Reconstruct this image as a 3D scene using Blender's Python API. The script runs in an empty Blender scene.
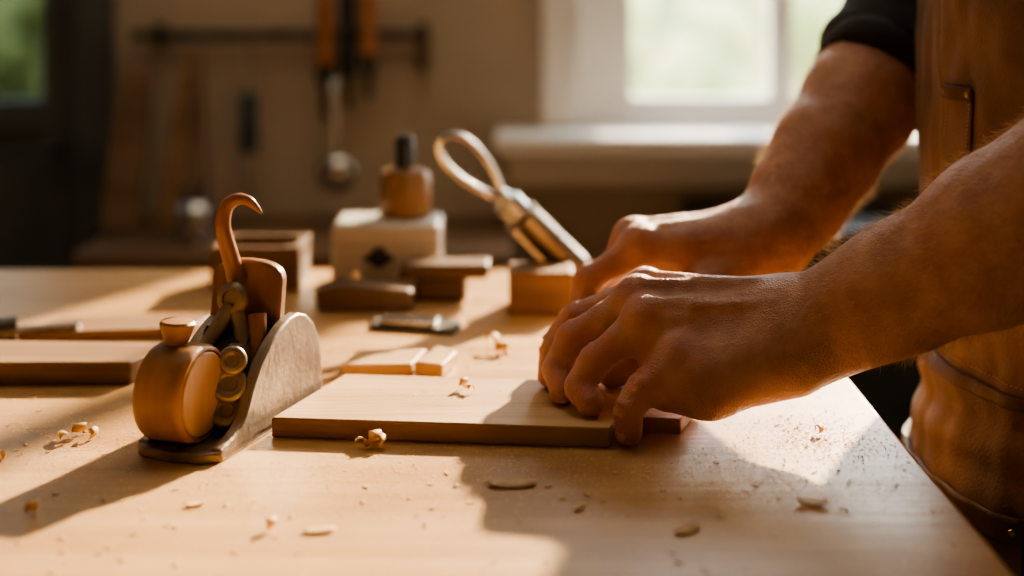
import bpy, math, random
import numpy as np
from mathutils import Vector, noise
random.seed(4); rng=np.random.default_rng(7)
BZ=0.9
V=lambda *a: np.array(a,dtype=float)
def nrm(v):
    v=np.array(v,float); return v/ (np.linalg.norm(v)+1e-12)
# ------------------------------------------------------------ materials
def _base(name):
    m=bpy.data.materials.new(name); m.use_nodes=True
    nt=m.node_tree; b=nt.nodes['Principled BSDF']; return m,nt,b
def c4(c): return (c[0],c[1],c[2],1)
def noisy(name,c1,c2,scale=8,stretch=(1,1,1),rough=.5,metal=0,bump=.1,bscale=None,detail=6,dist=0,sheen=0,coat=0,lo=.35,hi=.65,rvar=.1):
    m,nt,b=_base(name); N=nt.nodes; L=nt.links
    tc=N.new('ShaderNodeTexCoord'); mp=N.new('ShaderNodeMapping'); mp.inputs['Scale'].default_value=stretch
    L.new(tc.outputs['Object'],mp.inputs['Vector'])
    n=N.new('ShaderNodeTexNoise'); n.inputs['Scale'].default_value=scale; n.inputs['Detail'].default_value=detail; n.inputs['Distortion'].default_value=dist
    L.new(mp.outputs[0],n.inputs['Vector'])
    r=N.new('ShaderNodeValToRGB'); r.color_ramp.elements[0].position=lo; r.color_ramp.elements[1].position=hi
    r.color_ramp.elements[0].color=c4(c1); r.color_ramp.elements[1].color=c4(c2)
    L.new(n.outputs['Fac'],r.inputs[0]); L.new(r.outputs[0],b.inputs['Base Color'])
    b.inputs['Roughness'].default_value=rough; b.inputs['Metallic'].default_value=metal
    mr=N.new('ShaderNodeMapRange'); mr.inputs[3].default_value=max(0,rough-rvar); mr.inputs[4].default_value=min(1,rough+rvar)
    L.new(n.outputs['Fac'],mr.inputs[0]); L.new(mr.outputs[0],b.inputs['Roughness'])
    if sheen: b.inputs['Sheen Weight'].default_value=sheen
    if coat: b.inputs['Coat Weight'].default_value=coat
    if bump:
        n2=N.new('ShaderNodeTexNoise'); n2.inputs['Scale'].default_value=bscale or scale*3; n2.inputs['Detail'].default_value=5
        L.new(mp.outputs[0],n2.inputs['Vector'])
        bp=N.new('ShaderNodeBump'); bp.inputs['Strength'].default_value=bump; bp.inputs['Distance'].default_value=.002
        L.new(n2.outputs['Fac'],bp.inputs['Height']); L.new(bp.outputs[0],b.inputs['Normal'])
    return m
def wood(name,c1,c2,axis=0,scale=1,rough=.5,bump=.25,coat=0,patch=.5):
    st=[38*scale]*3; st[axis]=2.2*scale
    m=noisy(name,c1,c2,scale=1.0,stretch=tuple(st),rough=rough,bump=bump,bscale=4,detail=8,dist=.6,coat=coat,lo=.3,hi=.7)
    nt=m.node_tree; N=nt.nodes; L=nt.links; b=N['Principled BSDF']
    tc=[n for n in N if n.type=='TEX_COORD'][0]; ramp=[n for n in N if n.type=='VALTORGB'][0]
    n=N.new('ShaderNodeTexNoise'); n.inputs['Scale'].default_value=5; n.inputs['Detail'].default_value=4
    L.new(tc.outputs['Object'],n.inputs['Vector'])
    mx=N.new('ShaderNodeMixRGB'); mx.blend_type='MULTIPLY'; mx.inputs[0].default_value=patch
    r=N.new('ShaderNodeValToRGB'); r.color_ramp.elements[0].color=(.70,.62,.54,1); r.color_ramp.elements[1].color=(1,1,1,1)
    r.color_ramp.elements[0].position=.35; r.color_ramp.elements[1].position=.6
    L.new(n.outputs['Fac'],r.inputs[0]); L.new(ramp.outputs[0],mx.inputs[1]); L.new(r.outputs[0],mx.inputs[2]); L.new(mx.outputs[0],b.inputs['Base Color'])
    return m
M={}
M['bench']=wood('bench_birch',(.49,.27,.11),(.64,.40,.19),0,.8,.40,.2,0,.8)
M['board']=wood('board_pine',(.49,.28,.12),(.67,.44,.23),0,1.0,.5,.3)
M['boardedge']=wood('board_dark',(.19,.10,.048),(.33,.19,.095),0,1.3,.5,.3)
M['walnut']=wood('walnut',(.11,.06,.03),(.22,.13,.07),0,1,.5,.2)
M['beech']=wood('beech_turned',(.30,.14,.06),(.46,.24,.11),2,1.4,.42,.15,.1)
M['beechface']=wood('beech_endgrain',(.43,.235,.11),(.58,.35,.175),2,1.8,.45,.15,.1)
M['brownplate']=wood('stained_plate',(.22,.10,.04),(.40,.19,.08),2,1.2,.35,.15,.3)
M['hook']=wood('horn_wood',(.26,.10,.035),(.44,.19,.08),2,1,.3,.1,.4)
M['iron']=noisy('worn_bronze_iron',(.22,.165,.12),(.40,.32,.24),30,rough=.46,metal=.7,bump=.3,bscale=160)
M['darkiron']=noisy('dark_iron',(.05,.045,.04),(.14,.12,.10),40,rough=.45,metal=.8,bump=.2,bscale=150)
M['steel']=noisy('steel',(.40,.39,.37),(.60,.58,.55),25,rough=.25,metal=1,bump=.06,bscale=120)
M['chrome']=noisy('chrome',(.34,.36,.38),(.50,.53,.56),12,rough=.2,metal=1,bump=.02,rvar=.04)
M['tube']=noisy('brushed_tube',(.24,.20,.17),(.42,.37,.32),12,stretch=(1,1,1),rough=.3,metal=.9,bump=.05)
M['white']=noisy('white_paint',(.76,.73,.68),(.84,.82,.77),6,rough=.45,bump=.04)
M['whitebox']=noisy('cream_plastic',(.50,.46,.40),(.58,.54,.47),6,rough=.4,bump=.02)
M['wall']=noisy('plaster_wall',(.42,.345,.265),(.50,.415,.32),3,rough=.9,bump=.2,bscale=60)
M['floor']=wood('floor_boards',(.10,.065,.04),(.18,.12,.08),1,.25,.6,.2)
M['ceil']=noisy('ceiling_paint',(.46,.42,.36),(.52,.48,.42),3,rough=.9,bump=.1)
M['darkpaint']=noisy('dark_green_paint',(.022,.030,.028),(.04,.05,.046),6,rough=.5,bump=.1)
M['greypaint']=noisy('grey_door_paint',(.07,.076,.076),(.10,.107,.105),6,rough=.5,bump=.1)
M['shirt']=noisy('black_cotton',(.010,.010,.013),(.022,.022,.027),60,rough=.9,bump=.4,bscale=500,sheen=.12)
M['denim']=noisy('dark_denim',(.02,.022,.03),(.04,.042,.055),80,rough=.9,bump=.4,bscale=500)
M['leather']=noisy('waxed_canvas',(.13,.062,.026),(.25,.125,.053),14,rough=.66,bump=.5,bscale=420,detail=8,sheen=.12)
M['leather2']=noisy('waxed_canvas_edge',(.09,.042,.02),(.155,.08,.035),14,rough=.6,bump=.4,bscale=300)
M['thread']=noisy('thread',(.40,.24,.11),(.54,.34,.17),60,rough=.7,bump=.2)
M['brass']=noisy('brass',(.45,.30,.12),(.6,.42,.18),30,rough=.3,metal=1,bump=.05)
M['orange']=noisy('orange_handle',(.36,.14,.05),(.47,.20,.08),20,rough=.4,bump=.1)
M['black']=noisy('black_rubber',(.012,.012,.012),(.03,.03,.03),20,rough=.5,bump=.1)
M['teal']=noisy('teal_plastic',(.03,.06,.07),(.05,.09,.10),20,rough=.4,bump=.05)
M['grass']=noisy('lawn',(.42,.48,.22),(.66,.66,.40),1.5,rough=.9,bump=.3,bscale=30)
M['amber']=noisy('amber_ceramic',(.20,.105,.045),(.30,.165,.075),10,rough=.45,bump=.05)
M['hairmat']=noisy('brown_hair',(.05,.025,.012),(.10,.05,.025),200,rough=.6,bump=.6,bscale=400)
M['nail']=noisy('finger_nail',(.60,.34,.26),(.68,.42,.33),60,rough=.3,bump=.03)
M['eye']=noisy('eye_white',(.7,.68,.64),(.75,.73,.7),20,rough=.2,bump=0.01)
def translucent(m,f):
    nt=m.node_tree; N=nt.nodes;L=nt.links;b=N['Principled BSDF']; out=N['Material Output']
    t=N.new('ShaderNodeBsdfTranslucent'); mx=N.new('ShaderNodeMixShader'); mx.inputs[0].default_value=f
    ramp=[n for n in N if n.type=='VALTORGB'][0]; L.new(ramp.outputs[0],t.inputs['Color'])
    L.new(b.outputs[0],mx.inputs[1]); L.new(t.outputs[0],mx.inputs[2]); L.new(mx.outputs[0],out.inputs[0]); return m
M['leaf']=translucent(noisy('leaves',(.28,.36,.13),(.72,.72,.44),3.5,rough=.7,bump=.6,bscale=25),.5)
M['shav']=translucent(noisy('shaving',(.66,.42,.18),(.86,.62,.32),90,rough=.6,bump=.1),.4)
M['dust']=translucent(noisy('sawdust_grain',(.64,.42,.19),(.86,.62,.32),90,rough=.7,bump=.1),.3)
M['armhair']=translucent(noisy('golden_hair',(.62,.40,.21),(.80,.57,.34),60,rough=.4,bump=0.01),.4)
def glassm():
    m,nt,b=_base('window_glass'); N=nt.nodes;L=nt.links; out=N['Material Output']
    t=N.new('ShaderNodeBsdfTransparent'); n=N.new('ShaderNodeTexNoise'); n.inputs['Scale'].default_value=3
    r=N.new('ShaderNodeValToRGB'); r.color_ramp.elements[0].color=(.26,.30,.32,1); r.color_ramp.elements[1].color=(.38,.43,.45,1)
    L.new(n.outputs['Fac'],r.inputs[0]); L.new(r.outputs[0],t.inputs[0])
    g=N.new('ShaderNodeBsdfGlossy'); g.inputs['Roughness'].default_value=.05
    mx=N.new('ShaderNodeMixShader'); mx.inputs[0].default_value=.07
    L.new(t.outputs[0],mx.inputs[1]); L.new(g.outputs[0],mx.inputs[2]); L.new(mx.outputs[0],out.inputs[0]); return m
M['glass']=glassm()
def skin():
    m,nt,b=_base('skin'); N=nt.nodes;L=nt.links
    tc=N.new('ShaderNodeTexCoord')
    n=N.new('ShaderNodeTexNoise'); n.inputs['Scale'].default_value=45; n.inputs['Detail'].default_value=6
    L.new(tc.outputs['Object'],n.inputs['Vector'])
    r=N.new('ShaderNodeValToRGB'); r.color_ramp.elements[0].position=.35; r.color_ramp.elements[1].position=.68
    r.color_ramp.elements[0].color=(.45,.215,.145,1); r.color_ramp.elements[1].color=(.59,.335,.235,1)
    L.new(n.outputs['Fac'],r.inputs[0])
    at=N.new('ShaderNodeAttribute'); at.attribute_name='flush'
    mx=N.new('ShaderNodeMixRGB'); mx.inputs[2].default_value=(.54,.17,.12,1)
    ml=N.new('ShaderNodeMath'); ml.operation='MULTIPLY'; ml.inputs[1].default_value=.6
    L.new(at.outputs['Fac'],ml.inputs[0]); L.new(ml.outputs[0],mx.inputs[0]); L.new(r.outputs[0],mx.inputs[1])
    L.new(mx.outputs[0],b.inputs['Base Color'])
    b.inputs['Roughness'].default_value=.40
    b.inputs['Subsurface Weight'].default_value=.2; b.inputs['Subsurface Radius'].default_value=(1,.35,.2); b.inputs['Subsurface Scale'].default_value=.004
    v=N.new('ShaderNodeTexVoronoi'); v.inputs['Scale'].default_value=480; v.feature='DISTANCE_TO_EDGE'
    L.new(tc.outputs['Object'],v.inputs['Vector'])
    n2=N.new('ShaderNodeTexNoise'); n2.inputs['Scale'].default_value=100; n2.inputs['Detail'].default_value=9
    L.new(tc.outputs['Object'],n2.inputs['Vector'])
    ad=N.new('ShaderNodeMath'); ad.operation='MULTIPLY_ADD'; ad.inputs[1].default_value=.55
    L.new(v.outputs['Distance'],ad.inputs[0]); L.new(n2.outputs['Fac'],ad.inputs[2])
    bp=N.new('ShaderNodeBump'); bp.inputs['Strength'].default_value=.9; bp.inputs['Distance'].default_value=.0020
    L.new(ad.outputs[0],bp.inputs['Height']); L.new(bp.outputs[0],b.inputs['Normal'])
    return m
M['skin']=skin()
# ------------------------------------------------------------ geometry gens (bench-relative z)
def g_box(c,s,R=None):
    x,y,z=[k/2 for k in s]
    v=np.array([[-x,-y,-z],[x,-y,-z],[x,y,-z],[-x,y,-z],[-x,-y,z],[x,-y,z],[x,y,z],[-x,y,z]])
    if R is not None: v=v@np.array(R).T
    return v+np.array(c), [(0,3,2,1),(4,5,6,7),(0,1,5,4),(1,2,6,5),(2,3,7,6),(3,0,4,7)]
def bb(x0,x1,y0,y1,z0,z1): return g_box(((x0+x1)/2,(y0+y1)/2,(z0+z1)/2),(x1-x0,y1-y0,z1-z0))
def g_tube(pts,rad,n=16,up=(0.123,.2,1)):
    pts=[np.array(p,float) for p in pts]
    if np.isscalar(rad): rad=[rad]*len(pts)
    vs=[];fs=[]; prev=None
    for i,p in enumerate(pts):
        t=nrm(pts[min(i+1,len(pts)-1)]-pts[max(i-1,0)])
        if prev is None:
            a=np.cross(t,up); 
            if np.linalg.norm(a)<1e-3: a=np.cross(t,(1,0,0))
            a=nrm(a)
        else: a=nrm(prev-t*np.dot(prev,t))
        prev=a; b=np.cross(t,a)
        for k in range(n):
            th=2*math.pi*k/n; vs.append(p+rad[i]*(math.cos(th)*a+math.sin(th)*b))
    for i in range(len(pts)-1):
        for k in range(n):
            fs.append((i*n+k,i*n+(k+1)%n,(i+1)*n+(k+1)%n,(i+1)*n+k))
    fs.append(tuple(range(n))[::-1]); fs.append(tuple((len(pts)-1)*n+k for k in range(n)))
    return np.array(vs),fs
def g_lathe(prof,o,ax=(0,0,1),n=40):
    ax=nrm(ax); o=np.array(o,float)
    return g_tube_fix([o+ax*z for r,z in prof],[r for r,z in prof],ax,n)
def g_tube_fix(pts,rad,ax,n):
    a=np.cross(ax,(.3,1,.2)); a=nrm(a); b=np.cross(ax,a); vs=[];fs=[]
    for p,r in zip(pts,rad):
        for k in range(n):
            th=2*math.pi*k/n; vs.append(p+r*(math.cos(th)*a+math.sin(th)*b))
    for i in range(len(pts)-1):
        for k in range(n): fs.append((i*n+k,i*n+(k+1)%n,(i+1)*n+(k+1)%n,(i+1)*n+k))
    fs.append(tuple(range(n))[::-1]); fs.append(tuple((len(pts)-1)*n+k for k in range(n)))
    return np.array(vs),fs
def g_prism(poly,o,U,W,Nn,th):
    o=np.array(o,float);U=nrm(U);W=nrm(W);Nn=nrm(Nn); n=len(poly)
    vs=[o+U*a+W*b for a,b in poly]+[o+U*a+W*b+Nn*th for a,b in poly]
    fs=[tuple(range(n))[::-1],tuple(range(n,2*n))]+[(i,(i+1)%n,n+(i+1)%n,n+i) for i in range(n)]
    return np.array(vs),fs
def g_ell(c,r,n=24,m=14):
    vs=[];fs=[]
    for i in range(m+1):
        ph=math.pi*i/m
        for k in range(n):
            th=2*math.pi*k/n; vs.append((c[0]+r[0]*math.sin(ph)*math.cos(th),c[1]+r[1]*math.sin(ph)*math.sin(th),c[2]+r[2]*math.cos(ph)))
    for i in range(m):
        for k in range(n): fs.append((i*n+k,(i+1)*n+k,(i+1)*n+(k+1)%n,i*n+(k+1)%n))
    return np.array(vs),fs
def group(name,loc):
    e=bpy.data.objects.new(name,None); e.location=(loc[0],loc[1],loc[2]+BZ); e.empty_display_size=.05
    bpy.context.collection.objects.link(e); e['l']=list(loc); return e
def mk(name,geoms,mat,parent=None,bevel=0,sub=0,smooth=True,ang=38,fixn=True,loc=None):
    vs=[];fs=[];o=0
    for v,f in geoms:
        vs.append(np.asarray(v)); fs+= [tuple(int(i)+o for i in q) for q in f]; o+=len(v)
    vs=np.concatenate(vs)
    if parent is not None: L0=np.array(list(parent['l']))
    else:
        L0=np.array(loc) if loc is not None else (vs.min(0)+vs.max(0))/2
    me=bpy.data.meshes.new(name); me.from_pydata((vs-L0).tolist(),[],fs); me.update()
    if fixn:
        import bmesh
        bm=bmesh.new(); bm.from_mesh(me); bmesh.ops.recalc_face_normals(bm,faces=bm.faces); bm.to_mesh(me); bm.free()
    ob=bpy.data.objects.new(name,me); bpy.context.collection.objects.link(ob)
    if smooth:
        me.polygons.foreach_set('use_smooth',[True]*len(me.polygons)); me.set_sharp_from_angle(angle=math.radians(ang))
    me.materials.append(M[mat] if isinstance(mat,str) else mat)
    if parent is not None: ob.parent=parent
    else: ob.location=(L0[0],L0[1],L0[2]+BZ)
    if bevel:
        b=ob.modifiers.new('b','BEVEL'); b.width=bevel; b.segments=3; b.limit_method='ANGLE'; b.angle_limit=math.radians(40)
    if sub:
        s=ob.modifiers.new('s','SUBSURF'); s.levels=sub; s.render_levels=sub
    return ob
# ------------------------------------------------------------ SDF tools
class Field:
    def __init__(s,lo,hi,h):
        s.lo=np.array(lo,float); s.h=h; s.n=np.ceil((np.array(hi)-s.lo)/h).astype(int)+1
        s.a=np.full(s.n,.05,np.float32)
    def block(s,lo,hi):
        i0=np.clip(np.floor((lo-s.lo)/s.h).astype(int),0,s.n-1); i1=np.clip(np.ceil((hi-s.lo)/s.h).astype(int)+1,1,s.n)
        ax=[(s.lo[k]+s.h*np.arange(i0[k],i1[k])).astype(np.float32) for k in range(3)]
        return tuple(slice(i0[k],i1[k]) for k in range(3)), np.meshgrid(*ax,indexing='ij',sparse=True)
def d_cone(G,a,b,ra,rb,sc=(1,1,1)):
    X,Y,Z=[g/np.float32(q) for g,q in zip(G,sc)]; a=np.array(a)/sc; b=np.array(b)/sc
    ab=b-a; l2=float(ab@ab)+1e-12
    t=np.clip(((X-a[0])*ab[0]+(Y-a[1])*ab[1]+(Z-a[2])*ab[2])/l2,0,1)
    dx=X-a[0]-t*ab[0]; dy=Y-a[1]-t*ab[1]; dz=Z-a[2]-t*ab[2]
    return ((np.sqrt(dx*dx+dy*dy+dz*dz)-(ra+(rb-ra)*t))*min(sc)).astype(np.float32)
def smin(a,b,k):
    h=np.maximum(k-np.abs(a-b),0)/k; return np.minimum(a,b)-h*h*k*.25
def add(F,a,b,ra,rb=None,k=.01,sc=(1,1,1),mg=.018):
    rb=ra if rb is None else rb; a=np.array(a,float); b=np.array(b,float); r=max(ra,rb)*np.array(sc)+mg+k
    sl,G=F.block(np.minimum(a,b)-r,np.maximum(a,b)+r)
    if 0 in F.a[sl].shape: return
    F.a[sl]=smin(F.a[sl],d_cone(G,a,b,ra,rb,sc),k)
def cut(F,a,b,r,k=.001):
    a=np.array(a,float); b=np.array(b,float)
    sl,G=F.block(np.minimum(a,b)-r-.008,np.maximum(a,b)+r+.008)
    if 0 in F.a[sl].shape: return
    F.a[sl]=-smin(-F.a[sl],d_cone(G,a,b,r,r),k)
def chain(F,pts,rad,k=.006,sc=(1,1,1)):
    for i in range(len(pts)-1): add(F,pts[i],pts[i+1],rad[i],rad[i+1],k,sc)
def nets(F):
    f=F.a; ins=f<0
    c=np.zeros(tuple(np.array(f.shape)-1),np.int8)
    nx,ny,nz=f.shape
    for i in (0,1):
        for j in (0,1):
            for k in (0,1): c+=ins[i:nx-1+i,j:ny-1+j,k:nz-1+k]
    act=(c>0)&(c<8); idx=np.argwhere(act)
    pos=np.zeros((len(idx),3)); cnt=np.zeros(len(idx))
    cor=[(i,j,k) for i in (0,1) for j in (0,1) for k in (0,1)]
    for p in cor:
        for ax in range(3):
            if p[ax]==0:
                q=list(p); q[ax]=1
                fa=f[idx[:,0]+p[0],idx[:,1]+p[1],idx[:,2]+p[2]]; fb=f[idx[:,0]+q[0],idx[:,1]+q[1],idx[:,2]+q[2]]
                m=(fa<0)!=(fb<0); t=np.where(m,fa/np.where(m,fa-fb,1),0)
                pt=np.tile(np.array(p,float),(len(idx),1)); pt[:,ax]+=t
                pos+=pt*m[:,None]; cnt+=m
    pos=pos/cnt[:,None]+idx; vs=F.lo+pos*F.h
    vid=np.full(c.shape,-1,np.int64); vid[act]=np.arange(len(idx))
    faces=[]
    for ax in range(3):
        o1,o2=(ax+1)%3,(ax+2)%3
        s0=[slice(None)]*3; s1=[slice(None)]*3; s0[ax]=slice(0,-1); s1[ax]=slice(1,None)
        A=ins[tuple(s0)]; B=ins[tuple(s1)]; e=np.argwhere(A!=B)
        ok=(e[:,o1]>0)&(e[:,o2]>0)&(e[:,o1]<f.shape[o1]-1)&(e[:,o2]<f.shape[o2]-1); e=e[ok]
        def g(d1,d2):
            q=e.copy(); q[:,o1]+=d1; q[:,o2]+=d2; return vid[q[:,0],q[:,1],q[:,2]]
        quad=np.stack([g(-1,-1),g(0,-1),g(0,0),g(-1,0)],1)
        lowin=A[e[:,0],e[:,1],e[:,2]]; quad[~lowin]=quad[~lowin][:,::-1]
        faces.append(quad)
    return vs,np.concatenate(faces)
def mk_fast(name,vs,fq,mat,parent,flush=None):
    L0=np.array(list(parent['l'])); me=bpy.data.meshes.new(name)
    me.vertices.add(len(vs)); me.vertices.foreach_set('co',(vs-L0).astype(np.float32).ravel())
    me.loops.add(fq.size); me.loops.foreach_set('vertex_index',fq.astype(np.int32).ravel())
    me.polygons.add(len(fq)); me.polygons.foreach_set('loop_start',np.arange(0,fq.size,4,dtype=np.int32))
    me.update(calc_edges=True); me.validate()
    me.polygons.foreach_set('use_smooth',[True]*len(me.polygons))
    if flush is not None:
        at=me.attributes.new('flush','FLOAT','POINT'); at.data.foreach_set('value',flush.astype(np.float32))
    me.materials.append(M[mat]); ob=bpy.data.objects.new(name,me); bpy.context.collection.objects.link(ob); ob.parent=parent
    return ob
# ============================================================ ROOM
def wallbox(name,boxes,mat='wall',bevel=0): return mk(name,[bb(*b) for b in boxes],mat,bevel=bevel,ang=20)
X0,X1,Y0,Y1=-1.9,2.6,-1.7,2.6; ZF,ZC=-.9,1.75
wallbox('wall_back',[(X0,-1.48,Y1,Y1+.15,ZF,ZC),(-1.48,-.80,Y1,Y1+.15,1.18,ZC),(-.80,.126,Y1,Y1+.15,ZF,ZC),
   (.126,1.85,Y1,Y1+.15,ZF,.04),(.126,1.85,Y1,Y1+.15,1.35,ZC),(1.85,X1,Y1,Y1+.15,ZF,ZC)])
wallbox('wall_left',[(X0-.12,X0,Y0,Y1+.15,ZF,ZC)]); wallbox('wall_right',[(X1,X1+.12,Y0,Y1+.15,ZF,ZC)])
wallbox('wall_front',[(X0,X1,Y0-.12,Y0,ZF,ZC)])
wallbox('floor',[(X0-.1,X1+.1,Y0-.1,Y1+.15,ZF-.05,ZF)],'floor'); wallbox('ceiling',[(X0-.1,X1+.1,Y0-.1,Y1+.15,ZC,ZC+.05)],'ceil')
wallbox('baseboard_back',[(-.72,X1,Y1-.015,Y1,ZF,ZF+.1)],'white',.003)
# window
w=group('window_1',(.9,2.66,.6))
fr=[(.126,.180,2.605,2.70,.04,1.35),(1.80,1.85,2.605,2.70,.04,1.35),(.180,1.80,2.605,2.70,.04,.075),(.180,1.80,2.605,2.70,1.30,1.35)]
mk('frame',[bb(*b) for b in fr],'white',w,.002)
sash=[]
for a,b in ((.180,.505),(.505,1.20),(1.20,1.80)):
    sw=.043 if a<.2 else .022
    sash+=[(a,a+sw,2.62,2.665,.075,1.30),(b-.022,b,2.62,2.665,.075,1.30),(a+sw,b-.022,2.622,2.663,.075,.095),(a+sw,b-.022,2.622,2.663,1.27,1.30)]
mk('sashes',[bb(*b) for b in sash],'white',w,.002)
mk('casing',[bb(.055,.126,2.565,2.60,.045,1.35),bb(1.85,1.92,2.565,2.60,.045,1.35),bb(.055,1.92,2.565,2.60,1.35,1.42)],'white',w,.003)
mk('sill',[bb(-.03,2.0,2.44,2.604,.006,.042)],'white',w,.008)
mk('sill_apron',[bb(-.01,1.98,2.55,2.60,-.06,.006)],'white',w,.005)
mk('latch',[bb(.478,.492,2.60,2.62,.35,.42)],'steel',w,.002)
# glazed door
d=group('door_1',(-1.14,2.64,0))
mk('door_stiles',[bb(-1.475,-1.38,2.62,2.67,ZF+.003,1.175),bb(-.88,-.805,2.62,2.67,ZF+.003,1.175),bb(-1.38,-.88,2.622,2.668,.03,.09),bb(-1.38,-.88,2.622,2.668,1.08,1.175),bb(-1.38,-.88,2.622,2.668,ZF+.003,ZF+.15)],'greypaint',d,.004)
mk('door_panel',[bb(-1.38,-.88,2.635,2.655,ZF+.15,.03)],'greypaint',d)
mk('door_glass',[bb(-1.38,-.88,2.642,2.648,.09,1.08)],'glass',d)
mk('door_handle',[g_tube([(-.84,2.62,.0),(-.84,2.59,.0),(-.92,2.585,0)],.007,10)],'darkiron',d)
mk('trim_1',[bb(-.80,-.735,2.56,2.60,ZF,1.18),bb(-1.55,-1.48,2.56,2.60,ZF,1.18),bb(-1.55,-.735,2.56,2.60,1.18,1.25)],'greypaint',None,.004)
# outside
mk('garden_lawn',[bb(-14,20,2.9,40,-1.2,-1.1)],'grass')
def bush(c,r,seed):
    rr=random.Random(seed); g=[]
    for i in range(9):
        o=(c[0]+rr.uniform(-r,r)*.8,c[1]+rr.uniform(-r,r)*.5,c[2]+rr.uniform(-.3,.6)*r); s=r*rr.uniform(.35,.65)
        v,f=g_ell(o,(s,s,s),26,16)
        for k in range(len(v)):
            q=noise.noise(Vector(v[k]*4.5)); v[k]=np.array(o)+(v[k]-np.array(o))*(1+.45*q)
        v[:,2]=np.maximum(v[:,2],-1.07); g.append((v,f))
    g.append(g_tube([(c[0],c[1],-1.095),(c[0]+.05,c[1],c[2])],[.09,.05],8))
    return g
for i,(c,r) in enumerate([((1.0,7.5,-.5),.75),((2.6,8.5,-.5),.9),((-2.9,7,-.2),1.3),((4.6,9,-.2),1.0),((.2,12,-.2),1.2),((-5.5,9.5,.2),1.5),((3.6,14,.2),1.6)]):
    mk('garden_bush',bush(c,r,i),'leaf',ang=180)
# ============================================================ WORKBENCH
wb=group('workbench',(-.45,.95,0))
mk('bench_top',[bb(-1.35,.268,.42,1.53,-.05,0)],'bench',wb,.004)
mk('bench_frame',[bb(x,x+.08,y,y+.08,ZF,-.05) for x in (-1.3,.12) for y in (.47,1.40)]+[bb(-1.3,.2,.5,.53,-.15,-.05),bb(-1.3,.2,1.42,1.45,-.15,-.05),bb(-1.3,.2,.49,.54,-.72,-.66)],'walnut',wb,.004)
def slab(name,poly,z0,z1,mat,bev=.0015):
    g=g_prism([(p[0],p[1]) for p in poly],(0,0,z0),(1,0,0),(0,1,0),(0,0,1),z1-z0)
    return mk(name,[g],mat,bevel=bev,ang=20)
def twotone(ob,m2):
    ob.data.materials.append(M[m2])
    for p in ob.data.polygons:
        if abs(p.normal.z)<.5: p.material_index=1
b1=slab('pine_board',[(-.166,.965),(.066,.943),(.103,1.050),(-.128,1.073)],0,.0138,'board'); 
M['edge']=wood('board_endgrain',(.32,.16,.07),(.48,.27,.12),0,1.5,.55,.3); twotone(b1,'edge')
b2=slab('wood_offcut',[(.0795,.978),(.117,.971),(.150,1.06),(.1085,1.055)],0,.0105,'board'); twotone(b2,'edge')
b3=slab('wood_plank',[(-.62,1.085),(-.297,1.090),(-.272,1.150),(-.62,1.165)],0,.018,'boardedge')
b4=slab('wood_plank',[(-.43,1.215),(-.285,1.235),(-.27,1.29),(-.41,1.275)],0,.009,'boardedge')
b5=slab('wood_offcut',[(-.136,1.115),(-.080,1.118),(-.071,1.165),(-.128,1.160)],0,.009,'board')
b6=slab('wood_offcut',[(-.078,1.118),(-.055,1.108),(-.045,1.15),(-.062,1.168)],.0,.011,'board')
# mid-ground blocks
ws=group('wooden_hand_screw',(-.12,1.36,0))
mk('jaw_lower',[g_prism([(-.085,0),(-.03,0),(-.02,.0),(.005,0),(.005,.020),(-.06,.026),(-.088,.020)],(-.1,1.33,0),(1,.0,0),(0,0,1),(0,1,0),.036)],'walnut',ws,.003)
mk('jaw_upper',[g_prism([(0,.0),(.088,0),(.09,.014),(.004,.014)],(-.112,1.372,.022),(1,0,0),(0,0,1),(0,1,0),.04),bb(-.095,-.045,1.375,1.405,0,.022)],'walnut',ws,.003)
mk('screw',[g_tube([(-.15,1.35,.015),(-.15,1.35,.036)],.005,10)],'steel',ws)
pi_=group('plane_iron',(-.09,1.27,0))
mk('blade',[g_prism([(0,0),(.075,-.02),(.082,-.0),(.082,.022),(.01,.042),(0,.036)],(-.128,1.262,.0),(1,0,0),(0,1,0),(0,0,1),.004)],'darkiron',pi_,.0008)
mk('cap',[g_prism([(0.01,.004),(.06,-.008),(.062,.018),(.012,.032)],(-.128,1.262,.004),(1,0,0),(0,1,0),(0,0,1),.004)],'steel',pi_,.001)
mk('bench_chisel',[g_tube([(-.47,1.2,.012),(-.43,1.215,.012)],[.010,.012],12),g_prism([(0,-.006),(.05,-.006),(.055,.006),(0,.006)],(-.43,1.215,.0095),(.93,.35,0),(-.35,.93,0),(0,0,1),.004)],'darkiron')
wbx=group('tool_charger',(-.128,1.46,0))
mk('case',[bb(-.184,-.073,1.42,1.50,.004,.068)],'whitebox',wbx,.007)
mk('feet',[bb(x,x+.012,y,y+.012,0,.006) for x in (-.175,-.095) for y in (1.425,1.48)],'black',wbx)
mk('dial',[g_lathe([(.0001,0),(.010,0),(.010,.004),(.007,.006),(.0001,.006)],(-.135,1.421,.034),(0,-1,0),24),bb(-.15,-.12,1.4185,1.421,.03,.036)],'black',wbx)
mk('seam',[bb(-.1845,-.0725,1.4195,1.50,.046,.0465)],'walnut',wbx)
bt=group('glue_bottle',(-.112,1.465,.068))
mk('bottle',[g_lathe([(.0001,0),(.025,0),(.027,.003),(.027,.042),(.024,.048),(.011,.052),(.0001,.052)],(-.112,1.465,.068))],'amber',bt)
mk('cap',[g_lathe([(.0001,0),(.010,0),(.010,.030),(.008,.034),(.0001,.034)],(-.112,1.465,.119))],'black',bt)
cr=group('wooden_crate',(-.27,1.44,0)); 
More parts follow.
